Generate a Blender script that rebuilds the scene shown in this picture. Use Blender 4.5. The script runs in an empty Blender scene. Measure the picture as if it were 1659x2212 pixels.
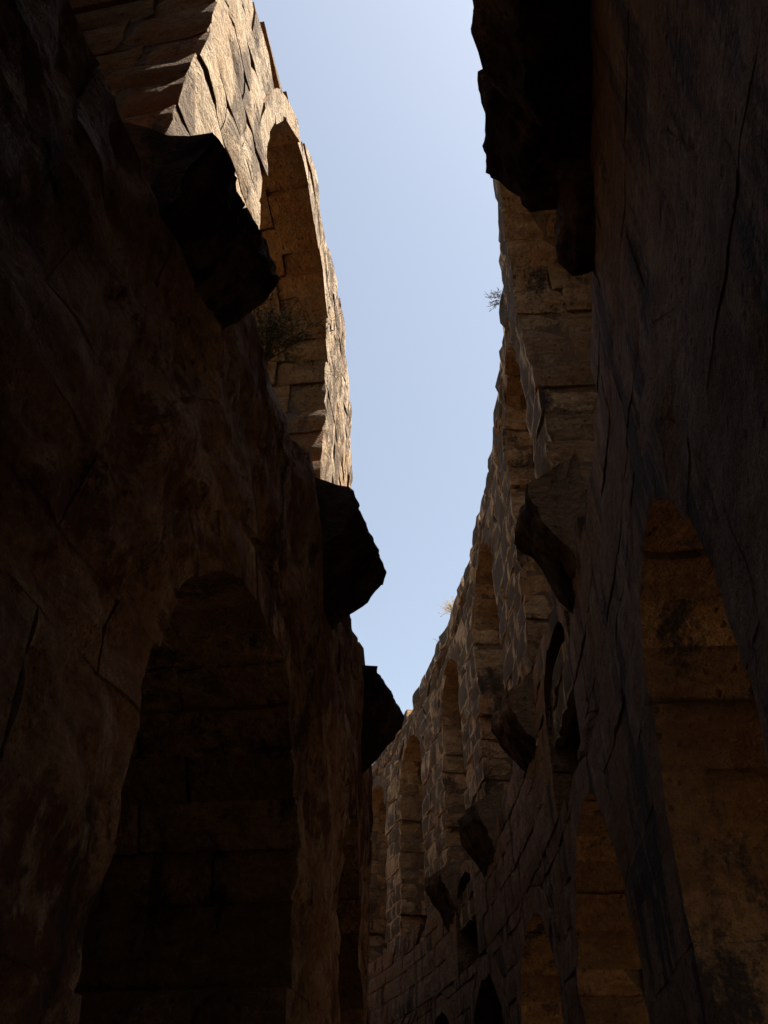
import bpy, bmesh, math, random
import numpy as np
from mathutils import Vector, Matrix, noise as mnoise

# ------------------------------------------------------------------ scene, camera, sky, sun
scene = bpy.context.scene
COL = scene.collection
EYE = 1.6
cam_d = bpy.data.cameras.new('camera')
cam = bpy.data.objects.new('camera', cam_d)
COL.objects.link(cam)
cam.location = (0, 0, EYE)
PITCH = 38.174
cam.rotation_euler = (math.radians(90 + PITCH), 0, 0)
cam_d.sensor_fit = 'AUTO'
cam_d.sensor_width = 36.0
cam_d.lens = 29.86
cam_d.clip_start = 0.05
cam_d.clip_end = 2000
scene.camera = cam

SUN_AZ, SUN_EL = 94.0, 67.0
world = bpy.data.worlds.new('World')
scene.world = world
world.use_nodes = True
wn = world.node_tree
wn.nodes.clear()
w_out = wn.nodes.new('ShaderNodeOutputWorld')
w_bg = wn.nodes.new('ShaderNodeBackground')
w_sky = wn.nodes.new('ShaderNodeTexSky')
w_sky.sky_type = 'NISHITA'
w_sky.sun_disc = False
w_sky.sun_elevation = math.radians(SUN_EL)
w_sky.sun_rotation = math.radians(SUN_AZ)
w_sky.altitude = 100
w_sky.air_density = 1.0
w_sky.dust_density = 1.1
w_sky.ozone_density = 1.5
w_bg.inputs['Strength'].default_value = 0.05
w_hsv = wn.nodes.new('ShaderNodeHueSaturation')      # hazy summer sky: paler all over than the clean model
w_hsv.inputs['Hue'].default_value = 0.492
w_hsv.inputs['Saturation'].default_value = 0.60
wn.links.new(w_sky.outputs[0], w_hsv.inputs['Color'])
wn.links.new(w_hsv.outputs[0], w_bg.inputs[0])
wn.links.new(w_bg.outputs[0], w_out.inputs[0])

sun_d = bpy.data.lights.new('sun', 'SUN')
sun = bpy.data.objects.new('sun', sun_d)
COL.objects.link(sun)
sun_d.energy = 5.0
sun_d.angle = math.radians(0.5)
sun_d.color = (1.0, 0.89, 0.72)
_az, _el = math.radians(SUN_AZ), math.radians(SUN_EL)
sun_dir = Vector((math.sin(_az) * math.cos(_el), math.cos(_az) * math.cos(_el), math.sin(_el)))
sun.rotation_euler = (-sun_dir).to_track_quat('-Z', 'Y').to_euler()
sun.location = (20, 20, 60)

scene.view_settings.view_transform = 'Standard'
scene.view_settings.look = 'None'
scene.view_settings.exposure = 2.2
scene.view_settings.gamma = 1.0
scene.view_settings.use_curve_mapping = False
scene.render.engine = 'CYCLES'
scene.cycles.use_denoising = True
scene.cycles.max_bounces = 6
scene.cycles.diffuse_bounces = 6
scene.cycles.glossy_bounces = 1
scene.cycles.sample_clamp_indirect = 4.0

# ------------------------------------------------------------------ plan of the gallery: two concentric curved walls
CX, CY = -69.23, 15.726         # centre of the curve
BAY = 0.081                     # one bay, in radians (about 5.8 m)
R_UP, R_LOW = 71.98, 71.90      # right wall, upper and lower face
L_UP, L_LOW = 68.36, 68.96      # left wall, upper and lower face
rnd = random.Random(11)
RIGHT, LEFT = 1, -1


def interp(x, pts):
    if x <= pts[0][0]:
        return pts[0][1]
    for (x0, y0), (x1, y1) in zip(pts, pts[1:]):
        if x <= x1:
            return y0 + (y1 - y0) * (x - x0) / (x1 - x0)
    return pts[-1][1]


def lean(side, a, r, z):
    """the near end of the right upper wall leans in a little towards its top"""
    if side == RIGHT and z > 10.5:
        t = min(1, max(0, (z - 10.5) / 3.5))
        return -t * interp(a, [(-1.74, 0.57), (-1.49, 0.44), (-1.09, 0.28), (-0.82, 0.12), (-0.47, 0.05), (0, 0.0)])
    return 0.0


def world_pt(side, a, R, d, z):
    r = R + side * d + lean(side, a, R, z)
    t = a * BAY
    return (CX + r * math.cos(t), CY + r * math.sin(t), z + EYE)


_cp, _sp = math.cos(math.radians(PITCH)), math.sin(math.radians(PITCH))


def screen(p):
    """how large and where a point shows: used only to decide which stones are worth an object of their own"""
    x, y, z = p[0], p[1], p[2] - EYE
    d = y * _cp + z * _sp
    if d < 0.2:
        return None
    f = 1834.7 / 1659
    u, v = 0.5 + f * x / d, 0.5 - f * (-y * _sp + z * _cp) / d * 0.75
    return u, v, d


# ------------------------------------------------------------------ materials
def stone_mat(name, dark, mid, light, lichen=0.35, lichen_scale=0.9, edge=0.0, var=0.35, bump=0.5,
              lichen_col=(0.035, 0.032, 0.032), warm=(0.30, 0.15, 0.06), warm_amt=0.35, streak=0.45, bdist=0.10, bed=0.35, patch=None, tone=0.07):
    m = bpy.data.materials.new(name)
    m.use_nodes = True
    nt = m.node_tree
    N, L = nt.nodes, nt.links
    N.clear()

    def node(t, **kw):
        n = N.new(t)
        for k, v in kw.items():
            setattr(n, k, v)
        return n

    def mixc(fac, a, b, mode='MIX'):
        n = node('ShaderNodeMix', data_type='RGBA', blend_type=mode)
        for s, v in ((n.inputs[0], fac), (n.inputs[6], a), (n.inputs[7], b)):
            if isinstance(v, (int, float)):
                s.default_value = v
            elif isinstance(v, tuple):
                s.default_value = (*v, 1)
            else:
                L.new(v, s)
        return n.outputs[2]

    def mth(op, a, b=None, c=None, clamp=False):
        n = node('ShaderNodeMath', operation=op, use_clamp=clamp)
        for i, v in enumerate((a, b, c)):
            if v is None:
                continue
            if isinstance(v, (int, float)):
                n.inputs[i].default_value = v
            else:
                L.new(v, n.inputs[i])
        return n.outputs[0]

    def sstep(v, lo, hi, a=0.0, b=1.0):
        n = node('ShaderNodeMapRange', interpolation_type='SMOOTHSTEP')
        L.new(v, n.inputs[0])
        n.inputs[1].default_value, n.inputs[2].default_value = lo, hi
        n.inputs[3].default_value, n.inputs[4].default_value = a, b
        return n.outputs[0]

    geo = node('ShaderNodeNewGeometry')
    oi = node('ShaderNodeObjectInfo')
    tc = node('ShaderNodeTexCoord')
    pos = geo.outputs['Position']

    def noise(scale, detail=6, rough=0.6, vec=None, stretch=None, dist=0.0):
        v = vec or pos
        if stretch:
            mp = node('ShaderNodeMapping')
            mp.inputs['Scale'].default_value = stretch
            L.new(v, mp.inputs[0])
            v = mp.outputs[0]
        n = node('ShaderNodeTexNoise')
        n.inputs['Scale'].default_value = scale
        n.inputs['Detail'].default_value = detail
        n.inputs['Roughness'].default_value = rough
        n.inputs['Distortion'].default_value = dist
        L.new(v, n.inputs['Vector'])
        return n.outputs['Fac']

    n_big = noise(0.55, 5, 0.6)
    n_mid = noise(2.6, 7, 0.65)
    n_fine = noise(14, 6, 0.7)
    n_bed = noise(2.6, 7, 0.72, stretch=(0.8, 0.8, 2.4), dist=0.4)       # bedding of the sandstone
    c = mixc(sstep(n_mid, 0.35, 0.66), mid, light)
    c = mixc(sstep(n_bed, 0.44, 0.62, 0, bed), c, dark)
    c = mixc(mth('MULTIPLY', sstep(n_big, 0.46, 0.62), warm_amt), c, warm)
    if patch:
        n_p = noise(0.95, 10, 0.74, dist=0.3)
        c = mixc(sstep(n_p, 0.49, 0.57, 0, 0.9), c, patch[0])
        n_q = noise(1.5, 10, 0.74, stretch=(1.3, 1.3, 0.55), dist=0.3)
        c = mixc(sstep(n_q, 0.53, 0.60, 0, 0.85), c, patch[1])
    # each stone has its own tone
    r1 = sstep(oi.outputs['Random'], 0.0, 1.0, 1.0 - var, 1.0 + var * 0.6)
    comb = node('ShaderNodeCombineColor')
    for i in range(3):
        L.new(r1, comb.inputs[i])
    c = mixc(1.0, c, comb.outputs[0], 'MULTIPLY')
    c = mixc(sstep(n_fine, 0.38, 0.62, 0.32, 0.0), c, dark)
    # dark crusts and run-off streaks
    l1 = noise(lichen_scale, 8, 0.68, dist=0.3)
    l2 = noise(1.6, 7, 0.65, stretch=(1.6, 1.6, 0.28))
    l3 = noise(22, 4, 0.7)
    off = mth('MULTIPLY_ADD', oi.outputs['Random'], tone, -tone / 2)
    lm = mth('ADD', mth('ADD', mth('MULTIPLY', l1, 1 - streak), mth('MULTIPLY', l2, streak)), off)
    lm = mth('ADD', lm, mth('MULTIPLY_ADD', l3, 0.16, -0.08))
    thr = 0.66 - 0.30 * lichen
    lmask = sstep(lm, thr, thr + 0.09, 0, 0.93)
    if edge > 0:
        sx = node('ShaderNodeSeparateXYZ')
        L.new(tc.outputs['Generated'], sx.inputs[0])
        ex = mth('ABSOLUTE', mth('MULTIPLY_ADD', sx.outputs[0], 2, -1))
        ez = mth('ABSOLUTE', mth('MULTIPLY_ADD', sx.outputs[2], 2, -1))
        e = mth('ADD', mth('MAXIMUM', ex, ez), mth('MULTIPLY_ADD', n_mid, 0.6, -0.30))
        em = sstep(e, 0.74, 1.0, 0, edge)
        lmask = mth('MULTIPLY', lmask, mth('SUBTRACT', 1.0, em))
        c = mixc(mth('MULTIPLY', em, 0.5), c, light)
    c = mixc(lmask, c, lichen_col)
    # bump: bedding, pits, grain
    vo = node('ShaderNodeTexVoronoi', feature='F1')
    vo.inputs['Scale'].default_value = 9
    vo.inputs['Randomness'].default_value = 1
    L.new(pos, vo.inputs['Vector'])
    pits = sstep(vo.outputs['Distance'], 0.10, 0.34)
    pmask = sstep(noise(1.7, 4, 0.6), 0.48, 0.60)
    pits = mth('SUBTRACT', 1.0, mth('MULTIPLY', mth('SUBTRACT', 1.0, pits), pmask))
    h = mth('ADD', mth('MULTIPLY', n_bed, 0.6), mth('MULTIPLY', n_mid, 1.1))
    h = mth('ADD', h, mth('MULTIPLY', noise(7, 8, 0.7), 0.7))
    h = mth('ADD', h, mth('MULTIPLY', n_fine, 0.30))
    h = mth('ADD', h, mth('MULTIPLY', pits, 0.35))
    vo2 = node('ShaderNodeTexVoronoi', feature='F1')
    vo2.inputs['Scale'].default_value = 34
    L.new(pos, vo2.inputs['Vector'])
    pits2 = mth('SUBTRACT', 1.0, mth('MULTIPLY', mth('SUBTRACT', 1.0, sstep(vo2.outputs['Distance'], 0.08, 0.36)), sstep(noise(3.1, 5, 0.7), 0.46, 0.58)))
    h = mth('ADD', h, mth('MULTIPLY', pits2, 0.14))
    h = mth('ADD', h, mth('MULTIPLY', noise(46, 5, 0.75), 0.12))
    c = mixc(mth('MULTIPLY', mth('SUBTRACT', 1.0, pits2), 0.55), c, dark)
    c = mixc(sstep(noise(70, 4, 0.75), 0.40, 0.60, 0.28, 0.0), c, dark)
    bp = node('ShaderNodeBump')
    bp.inputs['Strength'].default_value = bump
    bp.inputs['Distance'].default_value = bdist
    L.new(h, bp.inputs['Height'])
    c = mixc(mth('MULTIPLY', mth('SUBTRACT', 1.0, pits), 0.6), c, dark)
    bs = node('ShaderNodeBsdfPrincipled')
    L.new(c, bs.inputs['Base Color'])
    bs.inputs['Roughness'].default_value = 0.92
    bs.inputs['Specular IOR Level'].default_value = 0.15
    L.new(bp.outputs[0], bs.inputs['Normal'])
    out = node('ShaderNodeOutputMaterial')
    L.new(bs.outputs[0], out.inputs[0])
    return m


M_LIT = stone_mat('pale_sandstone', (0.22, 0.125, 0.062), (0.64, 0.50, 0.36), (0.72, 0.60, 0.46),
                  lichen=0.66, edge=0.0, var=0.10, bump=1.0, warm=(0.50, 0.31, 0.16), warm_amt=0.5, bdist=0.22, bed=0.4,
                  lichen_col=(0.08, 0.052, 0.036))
M_UPR = stone_mat('crusted_sandstone', (0.14, 0.085, 0.045), (0.60, 0.43, 0.26), (0.70, 0.54, 0.35),
                  lichen=0.90, edge=1.0, var=0.2, tone=0.14, bump=1.0, bdist=0.18, lichen_col=(0.05, 0.039, 0.031))
M_JAMB = stone_mat('shaded_ochre_sandstone', (0.11, 0.05, 0.02), (0.38, 0.20, 0.075), (0.47, 0.28, 0.12),
                   lichen=0.40, edge=0.0, var=0.2, bump=1.0, warm=(0.38, 0.14, 0.03), warm_amt=0.7, bdist=0.2)  # shade and golden bounce of the left reveals are put into this colour
M_RJAMB = stone_mat('tan_sandstone', (0.12, 0.062, 0.028), (0.54, 0.345, 0.185), (0.66, 0.46, 0.26),
                    lichen=0.44, edge=0.0, var=0.3, tone=0.12, bump=1.0, warm=(0.40, 0.19, 0.07), warm_amt=0.6, bdist=0.2, bed=0.6)
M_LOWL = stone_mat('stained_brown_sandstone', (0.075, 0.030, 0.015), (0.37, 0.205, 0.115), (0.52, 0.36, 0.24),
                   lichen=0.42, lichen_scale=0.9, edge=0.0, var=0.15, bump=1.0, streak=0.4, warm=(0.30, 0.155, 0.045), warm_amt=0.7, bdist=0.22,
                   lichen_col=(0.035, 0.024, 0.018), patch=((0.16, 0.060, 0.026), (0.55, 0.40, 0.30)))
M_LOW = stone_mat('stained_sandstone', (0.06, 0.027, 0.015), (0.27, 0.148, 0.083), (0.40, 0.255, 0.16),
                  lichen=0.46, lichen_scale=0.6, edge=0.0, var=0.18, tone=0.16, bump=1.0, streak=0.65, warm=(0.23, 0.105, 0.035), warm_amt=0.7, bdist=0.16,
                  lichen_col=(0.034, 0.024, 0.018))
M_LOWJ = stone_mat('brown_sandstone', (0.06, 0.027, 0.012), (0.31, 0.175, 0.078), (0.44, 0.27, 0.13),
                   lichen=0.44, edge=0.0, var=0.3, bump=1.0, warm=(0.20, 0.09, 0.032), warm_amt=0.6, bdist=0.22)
M_STUB_SHADE = stone_mat('shaded_stub_stone', (0.035, 0.018, 0.010), (0.13, 0.072, 0.040), (0.22, 0.135, 0.08),
                   lichen=0.75, edge=0.0, var=0.25, bump=1.0, warm=(0.10, 0.045, 0.018), lichen_col=(0.018, 0.015, 0.014), bdist=0.18)  # stub shade painted in as a near-black stone colour
M_BREAK_LIT = stone_mat('lit_broken_sandstone', (0.10, 0.06, 0.035), (0.34, 0.23, 0.14), (0.46, 0.33, 0.21),
                    lichen=0.40, edge=0.0, var=0.2, bump=1.0, warm=(0.30, 0.17, 0.07), bdist=0.18)  # paler copy for stub ends, their light put into the colour
M_CORE = stone_mat('rubble_mortar', (0.05, 0.032, 0.02), (0.15, 0.10, 0.065), (0.22, 0.155, 0.10),
                   lichen=0.4, edge=0.0, var=0.0, bump=1.0)


def plain_mat(name, col, rough=0.8):
    m = bpy.data.materials.new(name)
    m.use_nodes = True
    nt = m.node_tree
    b = nt.nodes['Principled BSDF']
    g = nt.nodes.new('ShaderNodeNewGeometry')
    n = nt.nodes.new('ShaderNodeTexNoise')
    n.inputs['Scale'].default_value = 30
    nt.links.new(g.outputs['Position'], n.inputs['Vector'])
    r = nt.nodes.new('ShaderNodeValToRGB')
    r.color_ramp.elements[0].position = 0.3
    r.color_ramp.elements[1].position = 0.7
    r.color_ramp.elements[0].color = (*[v * 0.6 for v in col], 1)
    r.color_ramp.elements[1].color = (*[min(1, v * 1.3) for v in col], 1)
    nt.links.new(n.outputs['Fac'], r.inputs[0])
    nt.links.new(r.outputs[0], b.inputs['Base Color'])
    b.inputs['Roughness'].default_value = rough
    b.inputs['Specular IOR Level'].default_value = 0.2
    return m


# ------------------------------------------------------------------ mesh helpers
_templates = {}


def template(nu, nv, nw):
    """surface of a subdivided box: parameters in 0..1 and quads"""
    k = (nu, nv, nw)
    if k in _templates:
        return _templates[k]
    idx, pts, faces = {}, [], []

    def vid(i, j, l):
        if (i, j, l) not in idx:
            idx[(i, j, l)] = len(pts)
            pts.append((i / nu, j / nv, l / nw))
        return idx[(i, j, l)]
    for i in range(nu):
        for j in range(nv):
            faces.append((vid(i, j, 0), vid(i, j + 1, 0), vid(i + 1, j + 1, 0), vid(i + 1, j, 0)))
            faces.append((vid(i, j, nw), vid(i + 1, j, nw), vid(i + 1, j + 1, nw), vid(i, j + 1, nw)))
    for i in range(nu):
        for l in range(nw):
            faces.append((vid(i, 0, l), vid(i + 1, 0, l), vid(i + 1, 0, l + 1), vid(i, 0, l + 1)))
            faces.append((vid(i, nv, l), vid(i, nv, l + 1), vid(i + 1, nv, l + 1), vid(i + 1, nv, l)))
    for j in range(nv):
        for l in range(nw):
            faces.append((vid(0, j, l), vid(0, j, l + 1), vid(0, j + 1, l + 1), vid(0, j + 1, l)))
            faces.append((vid(nu, j, l), vid(nu, j + 1, l), vid(nu, j + 1, l + 1), vid(nu, j, l + 1)))
    _templates[k] = (np.array(pts), faces)
    return _templates[k]


def n3(p, s, seed=0.0):
    return mnoise.noise(Vector((p[0] * s + seed, p[1] * s - seed * 0.7, p[2] * s + seed * 1.3)))


class Stone:
    """one block of masonry in wall coordinates, kept until we know how large it shows"""
    __slots__ = ('side', 'R', 'q', 'd0', 'd1', 'rough', 'mat', 'name', 'round', 'px', 'ctr', 'vis', 'cell', 'und', 'mat2', 'nf')

    def __init__(s, side, R, q, d0, d1, mat, name='stone', rough=0.03, rounding=0.05, und=0.0, mat2=None):
        s.und = und
        s.mat2 = mat2 or mat
        s.side, s.R, s.q, s.d0, s.d1, s.mat, s.name, s.rough, s.round = side, R, q, d0, d1, mat, name, rough, rounding
        am = sum(p[0] for p in q) / 4
        zm = sum(p[1] for p in q) / 4
        s.ctr = world_pt(side, am, R, d0, zm)
        sc = screen(s.ctr)
        w = abs(q[1][0] - q[0][0] + q[2][0] - q[3][0]) * 0.5 * BAY * R
        hgt = abs(q[3][1] - q[0][1])
        s.vis = False
        s.px = 0
        s.cell = 0.5
        if sc:
            u, v, d = sc
            dist = math.dist(s.ctr, (0, 0, EYE))
            s.vis = -0.06 < u < 1.06 and -0.06 < v < 1.06 and am < 4.2
            if dist > 10 and name == 'stone':
                s.round, s.rough = max(s.round, 0.030), max(s.rough, 0.02)
            s.px = max(w, hgt) * 800 / dist if s.vis else 0
            s.cell = min(0.26, max(0.09, dist * 0.017)) if s.vis else 0.9

    def geometry(s):
        q, R, side = s.q, s.R, s.side
        w = max(abs(q[1][0] - q[0][0]), abs(q[2][0] - q[3][0])) * BAY * R
        h = max(abs(q[3][1] - q[0][1]), abs(q[2][1] - q[1][1]))
        nu = max(1, min(14, round(w / s.cell)))
        nv = max(1, min(8, round(h / s.cell)))
        nw = max(1, min(5, round((s.d1 - s.d0) / s.cell / 1.3)))
        T, F = template(nu, nv, nw)
        s.nf = 2 * nu * nv
        seed = rnd.random() * 50
        off = rnd.uniform(-0.6, 0.8) * s.rough
        ta, tb = rnd.uniform(-0.5, 0.5) * s.rough, rnd.uniform(-0.5, 0.5) * s.rough
        out = []
        mpu = BAY * R
        for (u, v, t) in T:
            a = (q[0][0] * (1 - u) + q[1][0] * u) * (1 - v) + (q[3][0] * (1 - u) + q[2][0] * u) * v
            z = (q[0][1] * (1 - u) + q[1][1] * u) * (1 - v) + (q[3][1] * (1 - u) + q[2][1] * u) * v
            d = s.d0 + (s.d1 - s.d0) * t
            eu, ev = abs(2 * u - 1), abs(2 * v - 1)
            p = (a * mpu, z, d)
            nA, nB, nC = n3(p, 1.7, seed), n3(p, 1.7, seed + 9), n3(p, 3.1, seed + 4) + 0.6 * n3(p, 7.5, seed + 2)
            if t == 0:
                e = max(eu, ev)
                d += s.und * (0.6 * n3((p[0], z, 3.3), 0.55) + 0.7 * n3((p[0], z, 9.1), 1.5) + 0.45 * n3((p[0], z, 1.7), 3.6) + 0.25 * n3((p[0], z, 5.7), 7.0))
                d += off + ta * (2 * u - 1) + tb * (2 * v - 1) + s.rough * (nA * 1.3 + nC * 0.7)
                if e > 0.99:
                    rr = s.round * (0.55 + 0.8 * max(0, nB + 0.25))
                    d += rr
                    if eu > 0.99:
                        a -= (1 if u > 0.5 else -1) * rr * 0.45 / mpu
                    if ev > 0.99:
                        z -= (1 if v > 0.5 else -1) * rr * 0.40
                if eu > 0.99 and ev > 0.99:
                    d += s.round * 0.7 * (0.6 + nC)
            else:
                if eu > 0.99:
                    a += max(s.rough, 0.018) * 0.8 * (nA + nC * 0.6) / mpu
                if ev > 0.99:
                    z += s.rough * 0.35 * nB
                if eu > 0.99 and (t == 1 or ev > 0.99):
                    a -= (1 if u > 0.5 else -1) * s.round * 0.4 / mpu
            if eu > 0.99 and t > 0 and s.mat2 is not None and s.name != 'stone':
                if ev > 0.99:
                    a -= (1 if u > 0.5 else -1) * 0.04 * (1 + nB) / mpu
                if t == 1:
                    a -= (1 if u > 0.5 else -1) * 0.05 * (1 + nC) / mpu
            if eu > 0.99:
                a -= (1 if u > 0.5 else -1) * min(0.004, s.round * 0.25) / mpu
            if ev > 0.99:
                z -= (1 if v > 0.5 else -1) * min(0.003, s.round * 0.2)
            out.append(world_pt(side, a, R, d, z))
        W = np.array(out)
        if side == LEFT:
            F = [f[::-1] for f in F]
        return W, F


def finish(me):
    me.validate(verbose=False)
    for p in me.polygons:
        p.use_smooth = True
    me.set_sharp_from_angle(angle=math.radians(48))


def link(name, me, parent=None, mat=None):
    o = bpy.data.objects.new(name, me)
    COL.objects.link(o)
    if mat:
        me.materials.append(mat)
    if parent:
        o.parent = parent
    return o


def empty(name, loc, label, cat, group=None):
    o = bpy.data.objects.new(name, None)
    o.empty_display_size = 0.3
    COL.objects.link(o)
    o.location = loc
    o['label'], o['category'], o['kind'] = label, cat, 'thing'
    if group:
        o['group'] = group
    return o


def stone_object(st, parent, pmat):
    W, F = st.geometry()
    c = np.array(st.ctr)
    th = math.atan2(c[1] - CY, c[0] - CX)
    dy = (math.cos(th) * st.side, math.sin(th) * st.side)
    phi = math.atan2(-dy[0], dy[1])
    M = Matrix.Translation(c.tolist()) @ Matrix.Rotation(phi, 4, 'Z')
    Mi = np.array(M.inverted())
    loc = W @ Mi[:3, :3].T + Mi[:3, 3]
    me = bpy.data.meshes.new(st.name)
    me.from_pydata(loc.tolist(), [], F)
    finish(me)
    o = link(st.name, me, parent, st.mat)
    if st.mat2 is not st.mat:
        me.materials.append(st.mat2)
        me.polygons.foreach_set('material_index', [0 if (i < st.nf and i % 2 == 0) else 1 for i in range(len(me.polygons))])
    o.matrix_basis = pmat.inverted() @ M
    return o


def stone_mass(stones, name, parent, pmat, origin):
    """all remaining stones of a wall joined as one part"""
    V, FF, mi, mats = [], [], [], []
    for st in stones:
        W, F = st.geometry()
        b = len(V)
        V.extend(W.tolist())
        for mm in (st.mat, st.mat2):
            if mm not in mats:
                mats.append(mm)
        k, k2 = mats.index(st.mat), mats.index(st.mat2)
        for fi, f in enumerate(F):
            FF.append(tuple(i + b for i in f))
            mi.append(k if fi < st.nf and fi % 2 == 0 else k2)
    if not V:
        return
    o3 = np.array(origin)
    me = bpy.data.meshes.new(name)
    me.from_pydata((np.array(V) - o3).tolist(), [], FF)
    for m in mats:
        me.materials.append(m)
    me.polygons.foreach_set('material_index', mi)
    finish(me)
    o = link(name, me, parent)
    o['kind'] = 'stuff'
    return o


class Boxes:
    """plain backing masonry: wall-coordinate hexahedra gathered in one mesh"""
    def __init__(s, side, R):
        s.side, s.R, s.V, s.F = side, R, [], []

    def add(s, q, d0, d1):
        b = len(s.V)
        for d in (d0, d1):
            for (a, z) in q:
                s.V.append(world_pt(s.side, a, s.R, d, z))
        f = [(0, 3, 2, 1), (4, 5, 6, 7), (0, 1, 5, 4), (1, 2, 6, 5), (2, 3, 7, 6), (3, 0, 4, 7)]
        for q4 in f:
            q4 = tuple(i + b for i in q4)
            s.F.append(q4 if s.side == RIGHT else q4[::-1])

    def build(s, name, parent, origin, mat):
        me = bpy.data.meshes.new(name)
        o3 = origin
        me.from_pydata([(v[0] - o3[0], v[1] - o3[1], v[2] - o3[2]) for v in s.V], [], s.F)
        me.validate(verbose=False)
        return link(name, me, parent, mat)


# ------------------------------------------------------------------ a wall of courses with arched openings
class Arch:
    def __init__(s, a0, a1, sill, spring, crown, ring=0.42, toothed=0.0, p=2.0):
        s.p = p
        s.a0, s.a1, s.sill, s.spring, s.crown, s.ring, s.toothed = a0, a1, sill, spring, crown, ring, toothed
        s.c, s.hw = (a0 + a1) / 2, (a1 - a0) / 2

    def half(s, z, R, outer):
        """half width of the opening at height z (outer: including the ring of voussoirs)"""
        if z < s.sill - 1e-6:
            return None
        if z <= s.spring + 1e-6:
            return s.hw
        k = s.ring if outer else 0.0
        rise = s.crown - s.spring + k
        t = (z - s.spring) / rise
        if t >= 1:
            return None
        return (s.hw + k / (BAY * R)) * (1 - t ** s.p) ** (1 / s.p)


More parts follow.
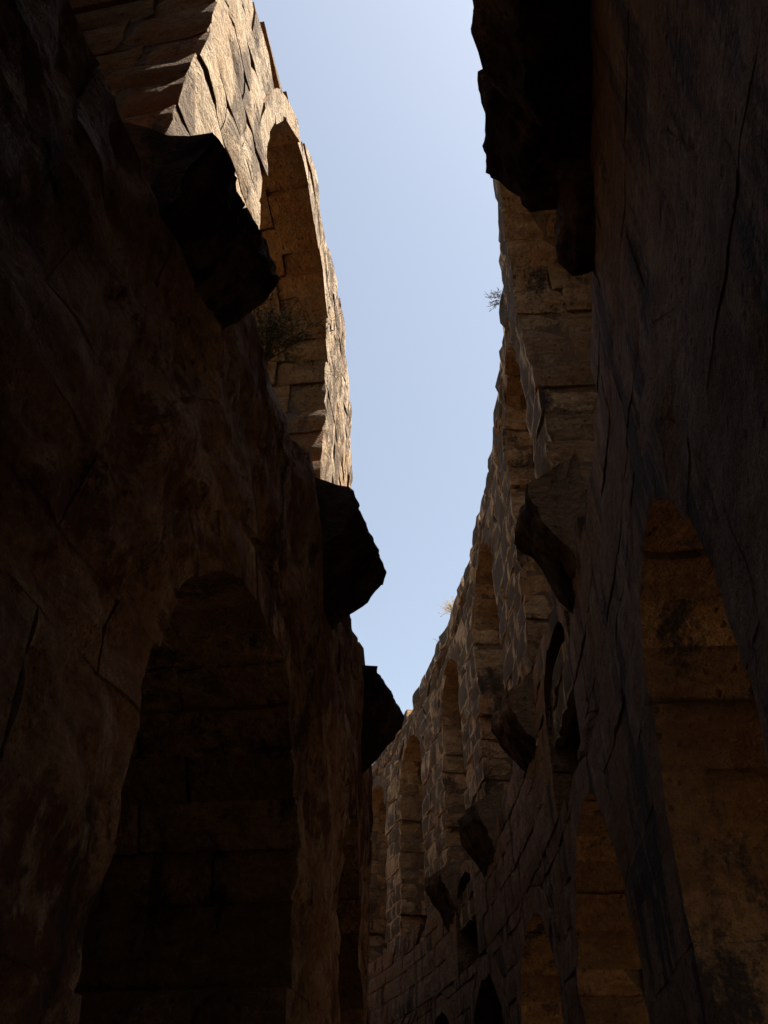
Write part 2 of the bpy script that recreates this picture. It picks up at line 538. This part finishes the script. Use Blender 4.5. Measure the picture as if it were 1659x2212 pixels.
def build_wall(thing, part_name, side, R, a_min, a_max, z0, top_fn, arches, course, length, face_mat, jamb_mat,
               depth, core_mat, rough=0.03, rounding=0.05, origin=(0, 0, 0), face_pick=None, splits=(0.8, 1.0), und=0.0):
    stones, core = [], Boxes(side, R)
    mpu = BAY * R
    zmax = max(top_fn(a_min + (a_max - a_min) * i / 200) for i in range(201)) + 0.3
    zs = [z0]
    while zs[-1] < zmax:
        zs.append(zs[-1] + course * rnd.uniform(0.86, 1.14))
    # a joint falls on every springing line and sill of the row
    snap = sorted({a.spring for a in arches} | {a.sill for a in arches})
    for sv in snap:
        k = min(range(1, len(zs)), key=lambda i: abs(zs[i] - sv))
        if abs(zs[k] - sv) < course * 0.5:
            zs[k] = sv
    zs = sorted(set(zs))
    for ci in range(len(zs) - 1):
        zb, zt = zs[ci], zs[ci + 1]
        if zt - zb < 0.12:
            continue
        zm = (zb + zt) / 2
        # solid spans of this course: (left at zb, left at zt, right at zb, right at zt, arch on left, arch on right)
        cuts = []
        for ar in arches:
            hb, ht = ar.half(zb + 1e-4 if zb >= ar.spring - 1e-6 else zb, R, zb >= ar.spring - 1e-6), None
            above = zm > ar.spring
            hb = ar.half(max(zb, ar.sill), R, above) if zt > ar.sill + 0.05 else None
            if hb is None:
                continue
            if zm > ar.crown + ar.ring:
                continue
            if above and zb <= ar.spring + 1e-6:
                hb = ar.hw + ar.ring / mpu
            ht = ar.half(zt, R, above)
            if ht is None:
                ht = 0.0
            j = ar.toothed * rnd.uniform(-1, 0.6) / mpu if not above else 0.0
            j2 = ar.toothed * rnd.uniform(-1, 0.6) / mpu if not above else 0.0
            cuts.append((ar.c - hb - j2, ar.c - ht - j2, ar.c + hb + j, ar.c + ht + j, not above))
        cuts.sort()
        spans = []
        lb = lt = a_min
        lj = False
        for (b0, t0, b1, t1, jm) in cuts:
            spans.append((lb, lt, b0, t0, lj, jm))
            lb, lt, lj = b1, t1, jm
        spans.append((lb, lt, a_max, a_max, lj, False))
        for (sb0, st0, sb1, st1, j0, j1) in spans:
            s0, s1 = (sb0 + st0) / 2, (sb1 + st1) / 2
            wlen = (s1 - s0) * mpu
            if wlen < 0.10 or sb1 - sb0 < -0.01 or st1 - st0 < -0.01:
                continue
            n = max(1, round(wlen / length))
            cutsu = [i / n for i in range(n + 1)]
            if n > 1:
                sh = (0.25 if ci % 2 else -0.25) / n
                for i in range(1, n):
                    cutsu[i] += sh + rnd.uniform(-0.14, 0.14) / n
            # backing
            k = 200
            nseg = max(1, int(wlen / 1.5))
            for i in range(nseg):
                f0, f1 = i / nseg, (i + 1) / nseg
                in0 = 0.05 / mpu if (i == 0 and s0 > a_min) else 0
                in1 = 0.05 / mpu if (i == nseg - 1 and s1 < a_max) else 0
                am = s0 + (s1 - s0) * (f0 + f1) / 2
                tp = top_fn(am)
                if zb > tp - 0.1:
                    continue
                zt2 = min(zt, tp - 0.05)
                core.add([(sb0 + (sb1 - sb0) * f0 + in0, zb), (sb0 + (sb1 - sb0) * f1 - in1, zb),
                          (st0 + (st1 - st0) * f1 - in1, zt2), (st0 + (st1 - st0) * f0 + in0, zt2)],
                         0.16, depth - 0.06)
            for i in range(n):
                f0, f1 = cutsu[i], cutsu[i + 1]
                q = [(sb0 + (sb1 - sb0) * f0, zb), (sb0 + (sb1 - sb0) * f1, zb),
                     (st0 + (st1 - st0) * f1, zt), (st0 + (st1 - st0) * f0, zt)]
                am = (q[0][0] + q[1][0]) / 2
                tp = top_fn(am) + rnd.uniform(-0.22, 0.22)
                if zm > tp:
                    continue
                last = zt + course > tp
                mat = face_pick(am, zm) if face_pick else face_mat
                rg = rough * (1.5 if last else 1.0) * rnd.choice((0.7, 1.0, 1.0, 1.6))
                rd = rounding * (1.8 if last else 1.0) * rnd.choice((0.7, 1.0, 1.0, 1.7))
                isj = (i == 0 and j0) or (i == n - 1 and j1)
                if isj or (last and depth < 2.3):
                    dd = 0.0
                    parts = [splits[ci % 2] * rnd.uniform(0.85, 1.15) * (1.5 if rnd.random() < 0.35 else 1)]
                    while parts[-1] < depth - 0.5:
                        parts.append(parts[-1] + rnd.uniform(0.8, 1.5))
                    parts[-1] = depth
                    for kk, d1 in enumerate(parts):
                        stones.append(Stone(side, R, q, dd, d1, mat if kk == 0 else jamb_mat,
                                            'jamb_stone' if isj else 'coping_stone', rg if kk == 0 else rg * 0.7, rd if kk == 0 else max(rd, 0.035), und, jamb_mat))
                        dd = d1
                else:
                    stones.append(Stone(side, R, q, 0.0, 0.34, mat, 'stone', rg, rd, und))
    # rings of voussoirs
    vous = []
    for ar in arches:
        if ar.ring <= 0:
            continue
        rise = ar.crown - ar.spring
        perim = math.pi * (ar.hw * mpu + rise) / 2
        n = max(7, int(perim / 0.47) | 1)
        lst = []
        cb = Boxes(side, R)
        for i in range(n):
            t0, t1 = math.pi * i / n, math.pi * (i + 1) / n
            def pt(t, k):
                co, si = math.cos(t), max(0.0, math.sin(t))
                return (ar.c - (ar.hw + k / mpu) * math.copysign(abs(co) ** (2 / ar.p), co), ar.spring + (rise + k) * si ** (2 / ar.p))
            kin = rnd.uniform(-0.04, 0.05)
            q = [pt(t0, kin), pt(t0, ar.ring), pt(t1, ar.ring), pt(t1, kin)]
            if ar.c - ar.hw * math.cos((t0 + t1) / 2) > ar.c:
                pass
            cq = [pt(t0, 0.08), pt(t0, ar.ring), pt(t1, ar.ring), pt(t1, 0.08)]
            cb.add(cq, 0.16, depth - 0.06)
            dd = 0.0
            parts = [splits[i % 2] * rnd.uniform(0.85, 1.15)]
            while parts[-1] < depth - 0.5:
                parts.append(parts[-1] + rnd.uniform(0.8, 1.5))
            parts[-1] = depth
            am, zm = (q[0][0] + q[1][0]) / 2, (q[0][1] + q[2][1]) / 2
            mat = face_pick(am, zm) if face_pick else face_mat
            for kk, d1 in enumerate(parts):
                lst.append(Stone(side, R, q, dd, d1, mat if kk == 0 else jamb_mat, 'voussoir', rough, rounding * 0.8, und, jamb_mat))
                dd = d1
        vous.append((ar, cb, lst))
    # objects: the stones that show largest singly, the rest joined
    pm = Matrix.Translation(origin)
    part = core.build(part_name, thing, origin, core_mat)
    part.location = (0, 0, 0)
    out_pm = pm
    byname = {}
    for st in stones:
        byname.setdefault(st.name, []).append(st)
    rest = []
    for nm, lst in byname.items():
        lst.sort(key=lambda s: -s.px)
        for i, st in enumerate(lst):
            if i < 295 and st.px > 5:
                stone_object(st, part, out_pm)
            else:
                rest.append(st)
    nv = 0
    for ar, cb, lst in vous:
        seen = any(s.px > 5 for s in lst)
        if seen:
            ao = cb.build('arch', thing, origin, core_mat)
            for st in lst:
                if st.px > 5 and nv < 295:
                    stone_object(st, ao, out_pm)
                    nv += 1
                else:
                    rest.append(st)
        else:
            ao = cb.build('arch', thing, origin, core_mat)
            rest += lst
    stone_mass(rest, 'remaining_stones', part, out_pm, origin)
    return part


# ------------------------------------------------------------------ right side: lower wall, then the arcade on it
def right_ledge(a):
    return interp(a, [(-6, 6.6), (-2.3, 6.7), (-2.05, 6.6), (-1.9, 6.1), (-1.62, 5.8), (-1.40, 5.6), (-1.28, 6.5),
                      (-1.0, 6.9), (0, 6.8), (1, 6.7), (2, 6.6), (3, 6.4), (8, 6.4)])


def right_top(a):
    return 15.0 + 0.35 * mnoise.noise(Vector((a * 3.1, 2.2, 0))) + 0.25 * mnoise.noise(Vector((a * 9.0, 7.7, 0)))


o_rl = world_pt(RIGHT, 0.2, R_LOW, 1.5, -EYE)
right_low = empty('lower_wall', o_rl, 'dark stained stone wall on the right with tall arched openings, below the broken vault stubs',
                  'wall', 'lower walls of the gallery')
low_arches = [Arch(-3.2, -2.62, -1.6, 1.9, 3.9, 0.45), Arch(-2.12, -1.66, -1.6, 1.8, 3.55, 0.45, 0.08, p=2.2),
              Arch(-1.22, -0.50, -1.6, 1.75, 3.72, 0.45, 0.05), Arch(-0.20, 0.52, -1.6, 1.75, 3.75, 0.45, 0.05),
              Arch(0.80, 1.50, -1.6, 1.75, 3.75, 0.45, 0.05), Arch(1.80, 2.50, -1.6, 1.75, 3.75, 0.45, 0.05),
              Arch(-0.97, -0.48, 4.3, 5.6, 6.55, 0.25, 0.05), Arch(1.25, 1.70, 4.3, 5.6, 6.6, 0.25, 0.03)]
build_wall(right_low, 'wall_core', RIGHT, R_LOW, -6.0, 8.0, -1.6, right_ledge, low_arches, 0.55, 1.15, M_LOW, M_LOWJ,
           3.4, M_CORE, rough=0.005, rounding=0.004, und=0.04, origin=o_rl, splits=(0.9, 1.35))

o_ru = world_pt(RIGHT, 0.2, R_UP, 1.0, 6.5)
right_up = empty('arcade', o_ru, 'crusted sandstone arcade on the right, tall arches and narrow piers under the open sky',
                 'arcade', 'upper arcades of the gallery')
up_arches = [Arch(-4.9, -4.05, 6.3, 11.7, 14.0, 0.42), Arch(-3.85, -3.0, 6.3, 11.7, 14.0, 0.42), Arch(-2.8, -2.06, 6.3, 11.7, 14.0, 0.42),
             Arch(-1.84, -1.0, 5.5, 11.9, 14.1, 0.42, 0.06), Arch(-0.80, -0.22, 6.3, 12.2, 14.1, 0.42, 0.22),
             Arch(0.34, 0.98, 6.3, 12.1, 13.9, 0.42, 0.16), Arch(1.42, 1.94, 6.3, 12.0, 13.6, 0.42, 0.14),
             Arch(2.45, 3.06, 6.3, 12.0, 13.6, 0.42, 0.16), Arch(3.4, 4.0, 6.3, 11.8, 13.6, 0.42, 0.12),
             Arch(4.4, 5.0, 6.3, 11.8, 13.6, 0.42, 0.12), Arch(5.5, 6.2, 6.3, 11.8, 13.6, 0.42, 0.12)]
build_wall(right_up, 'wall_core', RIGHT, R_UP, -6.0, 8.0, 5.4, lambda a: right_top(a), up_arches, 0.56, 1.0, M_UPR, M_RJAMB,
           2.0, M_CORE, rough=0.028, rounding=0.05, und=0.04, origin=o_ru)
back = Boxes(RIGHT, R_UP)  # unseen wall added behind the arches to keep the sun from coming through
for i in range(28):
    a0, a1 = -6 + i * 0.5, -5.5 + i * 0.5
    back.add([(a0, 4.0), (a1, 4.0), (a1, 14.6), (a0, 14.6)], 2.0, 3.0)
back.build('light_block_back_wall', right_up, o_ru, M_JAMB)
back = Boxes(RIGHT, R_LOW)
for i in range(28):
    a0, a1 = -6 + i * 0.5, -5.5 + i * 0.5
    lowz = 2.1 if -2.5 <= a0 < -1.4 else (1.2 if -1.4 <= a0 < 0.5 else -1.65)      # gap added under this wall to let daylight into the nearest archways
    back.add([(a0, lowz), (a1, lowz), (a1, 6.2), (a0, 6.2)], 3.4, 4.4)
back.build('light_block_back_wall', right_low, o_rl, M_LOWJ)


# ------------------------------------------------------------------ left side
def left_ledge(a):
    return interp(a, [(-6, 4.7), (-2.3, 4.7), (-2.05, 5.5), (-1.7, 5.9), (-1.52, 6.3), (-0.85, 6.7), (-0.4, 7.0), (8, 6.8)])


def left_top(a):
    b = interp(a, [(-6, 13.4), (-2.2, 13.2), (-2.05, 12.5), (-1.74, 12.6), (-1.68, 13.5), (-1.54, 14.2), (-1.3, 14.5), (-1.1, 14.7),
                   (-0.7, 15.6), (0, 15.8), (8, 15.4)])
    return b + 0.12 * mnoise.noise(Vector((a * 9.0, 1.7, 3)))


o_ll = world_pt(LEFT, -0.8, L_LOW, 1.5, -EYE)
left_low = empty('lower_wall', o_ll, 'dark brown stone wall on the left with one wide black archway near the viewer',
                 'wall', 'lower walls of the gallery')
ll_arches = [Arch(-3.5, -2.75, -1.6, 1.9, 3.85, 0.45), Arch(-2.09, -1.42, -1.6, 1.9, 3.65, 0.45, 0.14),
             Arch(-1.0, -0.35, -1.6, 1.9, 3.9, 0.45, 0.05), Arch(0.1, 0.8, -1.6, 1.9, 3.9, 0.45, 0.05)]
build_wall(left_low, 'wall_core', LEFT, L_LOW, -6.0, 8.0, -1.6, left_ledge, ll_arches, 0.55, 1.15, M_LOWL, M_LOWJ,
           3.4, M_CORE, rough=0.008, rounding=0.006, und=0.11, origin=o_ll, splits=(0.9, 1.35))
back = Boxes(LEFT, L_LOW)
for i in range(28):
    a0, a1 = -6 + i * 0.5, -5.5 + i * 0.5
    back.add([(a0, -1.65), (a1, -1.65), (a1, 4.9), (a0, 4.9)], 3.4, 4.4)
back.build('light_block_back_wall', left_low, o_ll, M_LOWJ)

back = None
o_lu = world_pt(LEFT, -0.8, L_UP, 1.0, 6.0)
left_up = empty('arcade', o_lu, 'pale sunlit sandstone arcade on the left, its face bleached by raking sun',
                'arcade', 'upper arcades of the gallery')
lu_arches = [Arch(-4.2, -3.35, 5.2, 10.4, 12.6, 0.35), Arch(-2.98, -2.14, 4.8, 10.4, 12.6, 0.35, 0.05),
             Arch(-1.75, -0.88, 5.8, 10.9, 13.6, 0.38, 0.12, p=2.5), Arch(-0.1, 0.5, 6.2, 11.7, 14.2, 0.4, 0.1),
             Arch(0.7, 1.5, 6.2, 11.7, 14.2, 0.4, 0.1), Arch(1.9, 2.7, 6.2, 11.7, 14.2, 0.4, 0.1),
             Arch(3.1, 3.9, 6.2, 11.7, 14.2, 0.4, 0.1)]
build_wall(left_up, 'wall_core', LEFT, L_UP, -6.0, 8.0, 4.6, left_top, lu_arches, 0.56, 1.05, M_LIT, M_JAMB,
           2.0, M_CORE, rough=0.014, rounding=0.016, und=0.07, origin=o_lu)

back = Boxes(LEFT, L_UP)  # unseen wall added to close the arches and darken their jambs
for i in range(28):
    a0, a1 = -6 + i * 0.5, -5.5 + i * 0.5
    back.add([(a0, 4.0), (a1, 4.0), (a1, 11.2), (a0, 11.2)], 2.0, 3.0)
back.build('light_block_back_wall', left_up, o_lu, M_JAMB)

# ------------------------------------------------------------------ stubs of the broken vault, left on both walls
stub_id = 0


def vault_stub(side, Rw, verts, label, joint=None, pinch=0.0, cap=True, more=()):
    """verts: near end and far end outlines (same count) in (a, R, z); each end runs root top > lip > underside > root bottom"""
    global stub_id
    stub_id += 1
    near, far = verts
    origin = world_pt(side, (near[0][0] + far[0][0]) / 2, Rw, 0, min(p[2] for p in near + far))
    root = empty('vault_stub', origin, label, 'corbel', 'broken vault stubs on the gallery walls')
    cuts = joint or [0.0, 0.52, 1.0]
    jobs = [(near, far, si) for si in range(len(cuts) - 1)] + [(n_, f_, 0) for n_, f_ in more]
    for jn, (near, far, si) in enumerate(jobs):
        if jn >= len(cuts) - 1:
            cuts, pinch, cap = [0.0, 1.0], 0.0, False
        f0, f1 = cuts[si] + (0.008 if si else 0), cuts[si + 1]
        nl = 12
        V, F = [], []
        m = len(near)
        dens = []
        for k in range(m):                       # resample outline
            A, B = near[k], far[k]
            A2, B2 = near[(k + 1) % m], far[(k + 1) % m]
            steps = 8 if k < m - 1 else 3
            for t in range(steps):
                w = t / steps
                dens.append((tuple(A[i] * (1 - w) + A2[i] * w for i in range(3)), tuple(B[i] * (1 - w) + B2[i] * w for i in range(3)), k == m - 1))
        M_ = len(dens)
        seed = 13.7 * stub_id + 5 * si
        rows = []
        for l in range(nl + 1):
            f = f0 + (f1 - f0) * l / nl
            row = []
            for (A, B, rootside) in dens:
                a = A[0] * (1 - f) + B[0] * f
                r = A[1] * (1 - f) + B[1] * f
                z = A[2] * (1 - f) + B[2] * f
                if not rootside:
                    if pinch:
                        r += side * pinch * math.exp(-((f - cuts[1]) / 0.07) ** 2)
                    p = (a * 5.8, r, z)
                    r -= side * 0.085 * (n3(p, 1.6, seed) + 0.6 * n3(p, 4.2, seed + 3) + 0.4 * n3(p, 10, seed + 1))
                    z += 0.085 * (n3(p, 1.6, seed + 7) + 0.6 * n3(p, 4.2, seed + 2) + 0.4 * n3(p, 10, seed + 6))
                    a += 0.012 * n3(p, 2.4, seed + 5) + 0.008 * n3(p, 7, seed + 8)
                row.append(len(V))
                t = a * BAY
                V.append((CX + r * math.cos(t) - origin[0], CY + r * math.sin(t) - origin[1], z + EYE - origin[2]))
            rows.append(row)
        for l in range(nl):
            for i in range(M_):
                F.append((rows[l][i], rows[l][(i + 1) % M_], rows[l + 1][(i + 1) % M_], rows[l + 1][i]))
        for row, rev in ((rows[0], True), (rows[-1], False)):
            c = [sum(V[i][k] for i in row) / M_ for k in range(3)]
            V.append(tuple(c))
            ci = len(V) - 1
            for i in range(M_):
                F.append((row[i], ci, row[(i + 1) % M_]) if rev else (row[i], row[(i + 1) % M_], ci))
        me = bpy.data.meshes.new('springer_stone')
        me.from_pydata(V, [], F)
        bm = bmesh.new()
        bm.from_mesh(me)
        bmesh.ops.recalc_face_normals(bm, faces=bm.faces)
        bm.to_mesh(me)
        bm.free()
        finish(me)
        me.materials.append(M_STUB_SHADE)
        me.materials.append(M_BREAK_LIT)
        if si == 0 and cap:                      # the broken near end catches light, painted in as a paler colour
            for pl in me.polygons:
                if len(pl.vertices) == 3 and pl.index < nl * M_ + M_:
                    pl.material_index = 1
        link('springer_stone', me, root)
    return root


def right_stub(a_far, a_near, r_lip_far, r_lip_near, z_lip, z_root_top, z_root_bot, label, joint=None, pinch=0.0, far=None, more=()):
    W = R_LOW + 0.25
    far_given = far is None
    near = [(a_near - 0.02, W, z_root_top), (a_near, r_lip_near, z_lip + 0.15), (a_near + 0.01, r_lip_near, z_lip - 0.1), (a_near + 0.02, min(R_LOW - 0.05, r_lip_near + 0.25), z_lip - 0.6), (a_near + 0.03, W, z_root_bot)]
    far = [(a_far, W, z_root_top), (a_far, r_lip_far + 0.05, z_lip + 0.25), (a_far, r_lip_far, z_lip), (a_far + 0.02, r_lip_far + 0.18, z_lip - 0.35), (a_far + 0.02, W, z_root_bot)] if far is None else far
    vault_stub(RIGHT, R_LOW, (near, far), label, joint, pinch, cap=far_given, more=more)


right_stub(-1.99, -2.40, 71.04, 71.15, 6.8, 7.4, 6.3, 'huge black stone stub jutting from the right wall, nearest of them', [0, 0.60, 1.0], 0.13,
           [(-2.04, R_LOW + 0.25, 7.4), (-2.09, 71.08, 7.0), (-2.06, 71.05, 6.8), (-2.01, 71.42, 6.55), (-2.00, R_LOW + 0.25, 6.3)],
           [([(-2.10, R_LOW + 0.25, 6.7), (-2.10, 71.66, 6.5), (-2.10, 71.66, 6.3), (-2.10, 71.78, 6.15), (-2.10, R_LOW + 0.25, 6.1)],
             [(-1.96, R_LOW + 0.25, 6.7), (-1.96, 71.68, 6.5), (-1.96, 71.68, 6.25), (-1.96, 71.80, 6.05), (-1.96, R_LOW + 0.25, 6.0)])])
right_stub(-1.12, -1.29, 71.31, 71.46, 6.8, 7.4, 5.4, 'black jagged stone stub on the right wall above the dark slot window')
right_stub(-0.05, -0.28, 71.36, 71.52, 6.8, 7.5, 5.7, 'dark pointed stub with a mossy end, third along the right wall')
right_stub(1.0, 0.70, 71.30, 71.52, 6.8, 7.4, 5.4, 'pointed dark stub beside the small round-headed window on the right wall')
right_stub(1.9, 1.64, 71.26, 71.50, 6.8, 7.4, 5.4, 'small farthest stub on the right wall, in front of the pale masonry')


def left_stub(near, far, label):
    vault_stub(LEFT, L_LOW, (near, far), label, cap=False)


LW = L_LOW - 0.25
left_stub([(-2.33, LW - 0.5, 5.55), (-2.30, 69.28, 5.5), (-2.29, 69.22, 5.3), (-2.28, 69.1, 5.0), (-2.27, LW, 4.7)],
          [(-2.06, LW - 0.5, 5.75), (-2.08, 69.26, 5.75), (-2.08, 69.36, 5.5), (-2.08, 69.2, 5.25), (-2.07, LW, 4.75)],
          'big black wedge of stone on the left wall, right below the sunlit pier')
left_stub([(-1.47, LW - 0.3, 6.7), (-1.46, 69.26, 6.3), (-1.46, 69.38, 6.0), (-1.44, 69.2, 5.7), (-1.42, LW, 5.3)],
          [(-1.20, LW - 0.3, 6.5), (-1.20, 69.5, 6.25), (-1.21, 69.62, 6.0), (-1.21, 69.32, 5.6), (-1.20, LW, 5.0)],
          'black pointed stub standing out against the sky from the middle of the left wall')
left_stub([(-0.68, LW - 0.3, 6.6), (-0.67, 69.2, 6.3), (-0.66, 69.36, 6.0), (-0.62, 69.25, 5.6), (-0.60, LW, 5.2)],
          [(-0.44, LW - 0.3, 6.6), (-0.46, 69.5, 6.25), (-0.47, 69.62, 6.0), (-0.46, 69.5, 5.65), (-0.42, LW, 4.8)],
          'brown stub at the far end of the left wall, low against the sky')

# ------------------------------------------------------------------ plants rooted in the joints
M_STEM = plain_mat('dry_stem', (0.10, 0.085, 0.045))
M_LEAF = plain_mat('pale_seed_head', (0.42, 0.38, 0.25))
M_GREEN = plain_mat('dark_leaf', (0.11, 0.105, 0.05))
M_STRAW = plain_mat('straw', (0.52, 0.40, 0.20))


def tubes(name, lines, parent, mat, origin):
    V, F = [], []
    for pts, r0, r1 in lines:
        n = len(pts)
        rings = []
        for i, p in enumerate(pts):
            d = (pts[min(i + 1, n - 1)] - pts[max(i - 1, 0)]).normalized()
            x = d.orthogonal().normalized()
            y = d.cross(x)
            r = r0 + (r1 - r0) * i / (n - 1)
            ring = []
            for k in range(3):
                t = k * 2.0944
                ring.append(len(V))
                V.append(p + (x * math.cos(t) + y * math.sin(t)) * r - origin)
            rings.append(ring)
        for A, B in zip(rings, rings[1:]):
            for k in range(3):
                F.append((A[k], A[(k + 1) % 3], B[(k + 1) % 3], B[k]))
    me = bpy.data.meshes.new(name)
    me.from_pydata([tuple(v) for v in V], [], F)
    return link(name, me, parent, mat)


def specks(name, pts, size, parent, mat, origin, rg):
    V, F = [], []
    for p in pts:
        d = Vector((rg.uniform(-1, 1), rg.uniform(-1, 1), rg.uniform(-1, 1))).normalized()
        x = d.orthogonal().normalized()
        s = size * rg.uniform(0.6, 1.4)
        b = len(V)
        c = p - origin
        y = d.cross(x)
        V += [c + d * s * 1.8, c - d * s * 1.8, c + x * s * .6, c - x * s * .6, c + y * s * .5, c - y * s * .5]
        F += [(b, b + 2, b + 4), (b, b + 4, b + 3), (b, b + 3, b + 5), (b, b + 5, b + 2),
              (b + 1, b + 4, b + 2), (b + 1, b + 3, b + 4), (b + 1, b + 5, b + 3), (b + 1, b + 2, b + 5)]
    me = bpy.data.meshes.new(name)
    me.from_pydata([tuple(v) for v in V], [], F)
    return link(name, me, parent, mat)


def plant(name, base, axis, spread, length, n, label, cat, stem_r, branch, speck, mats, seed, droop=0.25):
    rg = random.Random(seed)
    base = Vector(base)
    root = empty(name, base, label, cat)
    axis = Vector(axis).normalized()
    lines, tips = [], []
    for i in range(n):
        d = (axis + spread * Vector((rg.uniform(-1, 1), rg.uniform(-1, 1), rg.uniform(-1, 1)))).normalized()
        L = length * rg.uniform(0.55, 1.0)
        p = base + 0.06 * length * Vector((rg.uniform(-1, 1), rg.uniform(-1, 1), rg.uniform(-.4, .4)))
        pts = [p.copy()]
        k = 7
        for j in range(k):
            d = (d + Vector((rg.uniform(-.16, .16), rg.uniform(-.16, .16), rg.uniform(-.16, .16) - droop * j / k * 0.5))).normalized()
            p = p + d * L / k
            pts.append(p.copy())
            if j >= 2 and branch:
                for b in range(branch):
                    e = (d + 0.9 * Vector((rg.uniform(-1, 1), rg.uniform(-1, 1), rg.uniform(-1, 1)))).normalized()
                    q = p + e * L * rg.uniform(0.08, 0.24)
                    lines.append(([p.copy(), (p + q) / 2 + Vector((0, 0, 0.004)), q], stem_r * 0.5, stem_r * 0.3))
                    tips.append(q)
                    tips.append((p + q * 2) / 3)
        lines.append((pts, stem_r, stem_r * 0.4))
        tips.append(p.copy())
    tubes('stem', lines, root, mats[0], base)
    if speck:
        h = len(tips) // 2
        rg.shuffle(tips)
        o = specks('seed_head', tips[:h], speck, root, mats[1], base, rg)
        o['kind'] = 'stuff'
        o = specks('leaf', tips[h:], speck, root, mats[2], base, rg)
        o['kind'] = 'stuff'
    return root


def radial(a):
    t = a * BAY
    return Vector((math.cos(t), math.sin(t), 0))


b = world_pt(LEFT, -1.90, 68.98, 0, 5.82)
plant('wild_bush', b, radial(-1.8) * 0.25 + Vector((0.0, -0.25, 1.0)), 0.75, 0.66, 80,
      'wiry wild bush with glinting seed heads growing on the left ledge', 'bush', 0.003, 3, 0.008, (M_GREEN, M_LEAF, M_GREEN), 4)
b = world_pt(RIGHT, -0.74, R_UP, 0.05, 14.75)
plant('dry_weed', b, -radial(-0.7) + Vector((0, 0, 0.0)), 0.8, 0.42, 14,
      'bare branching weed sticking out over the sky from the right wall', 'weed', 0.0035, 3, 0.010, (M_STEM, M_STEM, M_STEM), 7, 0.0)
b = world_pt(RIGHT, 1.50, R_UP + 0.15, 0, right_top(1.50) - 0.15)
plant('grass_tuft', b, (-0.4, 0, 1), 0.6, 0.55, 60,
      'sunlit straw coloured grass tuft on top of the right wall', 'grass tuft', 0.006, 1, 0.010, (M_STRAW, M_STRAW, M_STRAW), 9)
b = world_pt(RIGHT, 1.85, R_UP + 0.1, 0, right_top(1.85) - 0.15)
plant('dry_twig', b, (-0.7, 0, 1), 0.4, 0.5, 4,
      'short dry twig on the wall top just below the grass tuft', 'twig', 0.005, 1, 0, (M_STEM, M_STEM, M_STEM), 12)

# ------------------------------------------------------------------ ground
bm = bmesh.new()
for r in (0,):
    vs = [bm.verts.new((x, y, 0)) for x, y in ((-400, -400), (400, -400), (400, 400), (-400, 400))]
    bm.faces.new(vs)
me = bpy.data.meshes.new('ground')
bm.to_mesh(me)
bm.free()
g = link('ground', me, None, stone_mat('packed_earth', (0.10, 0.07, 0.045), (0.22, 0.16, 0.11), (0.30, 0.23, 0.16), lichen=0.0, var=0.0))
g['kind'] = 'structure'
g['label'] = 'packed earth floor of the gallery'
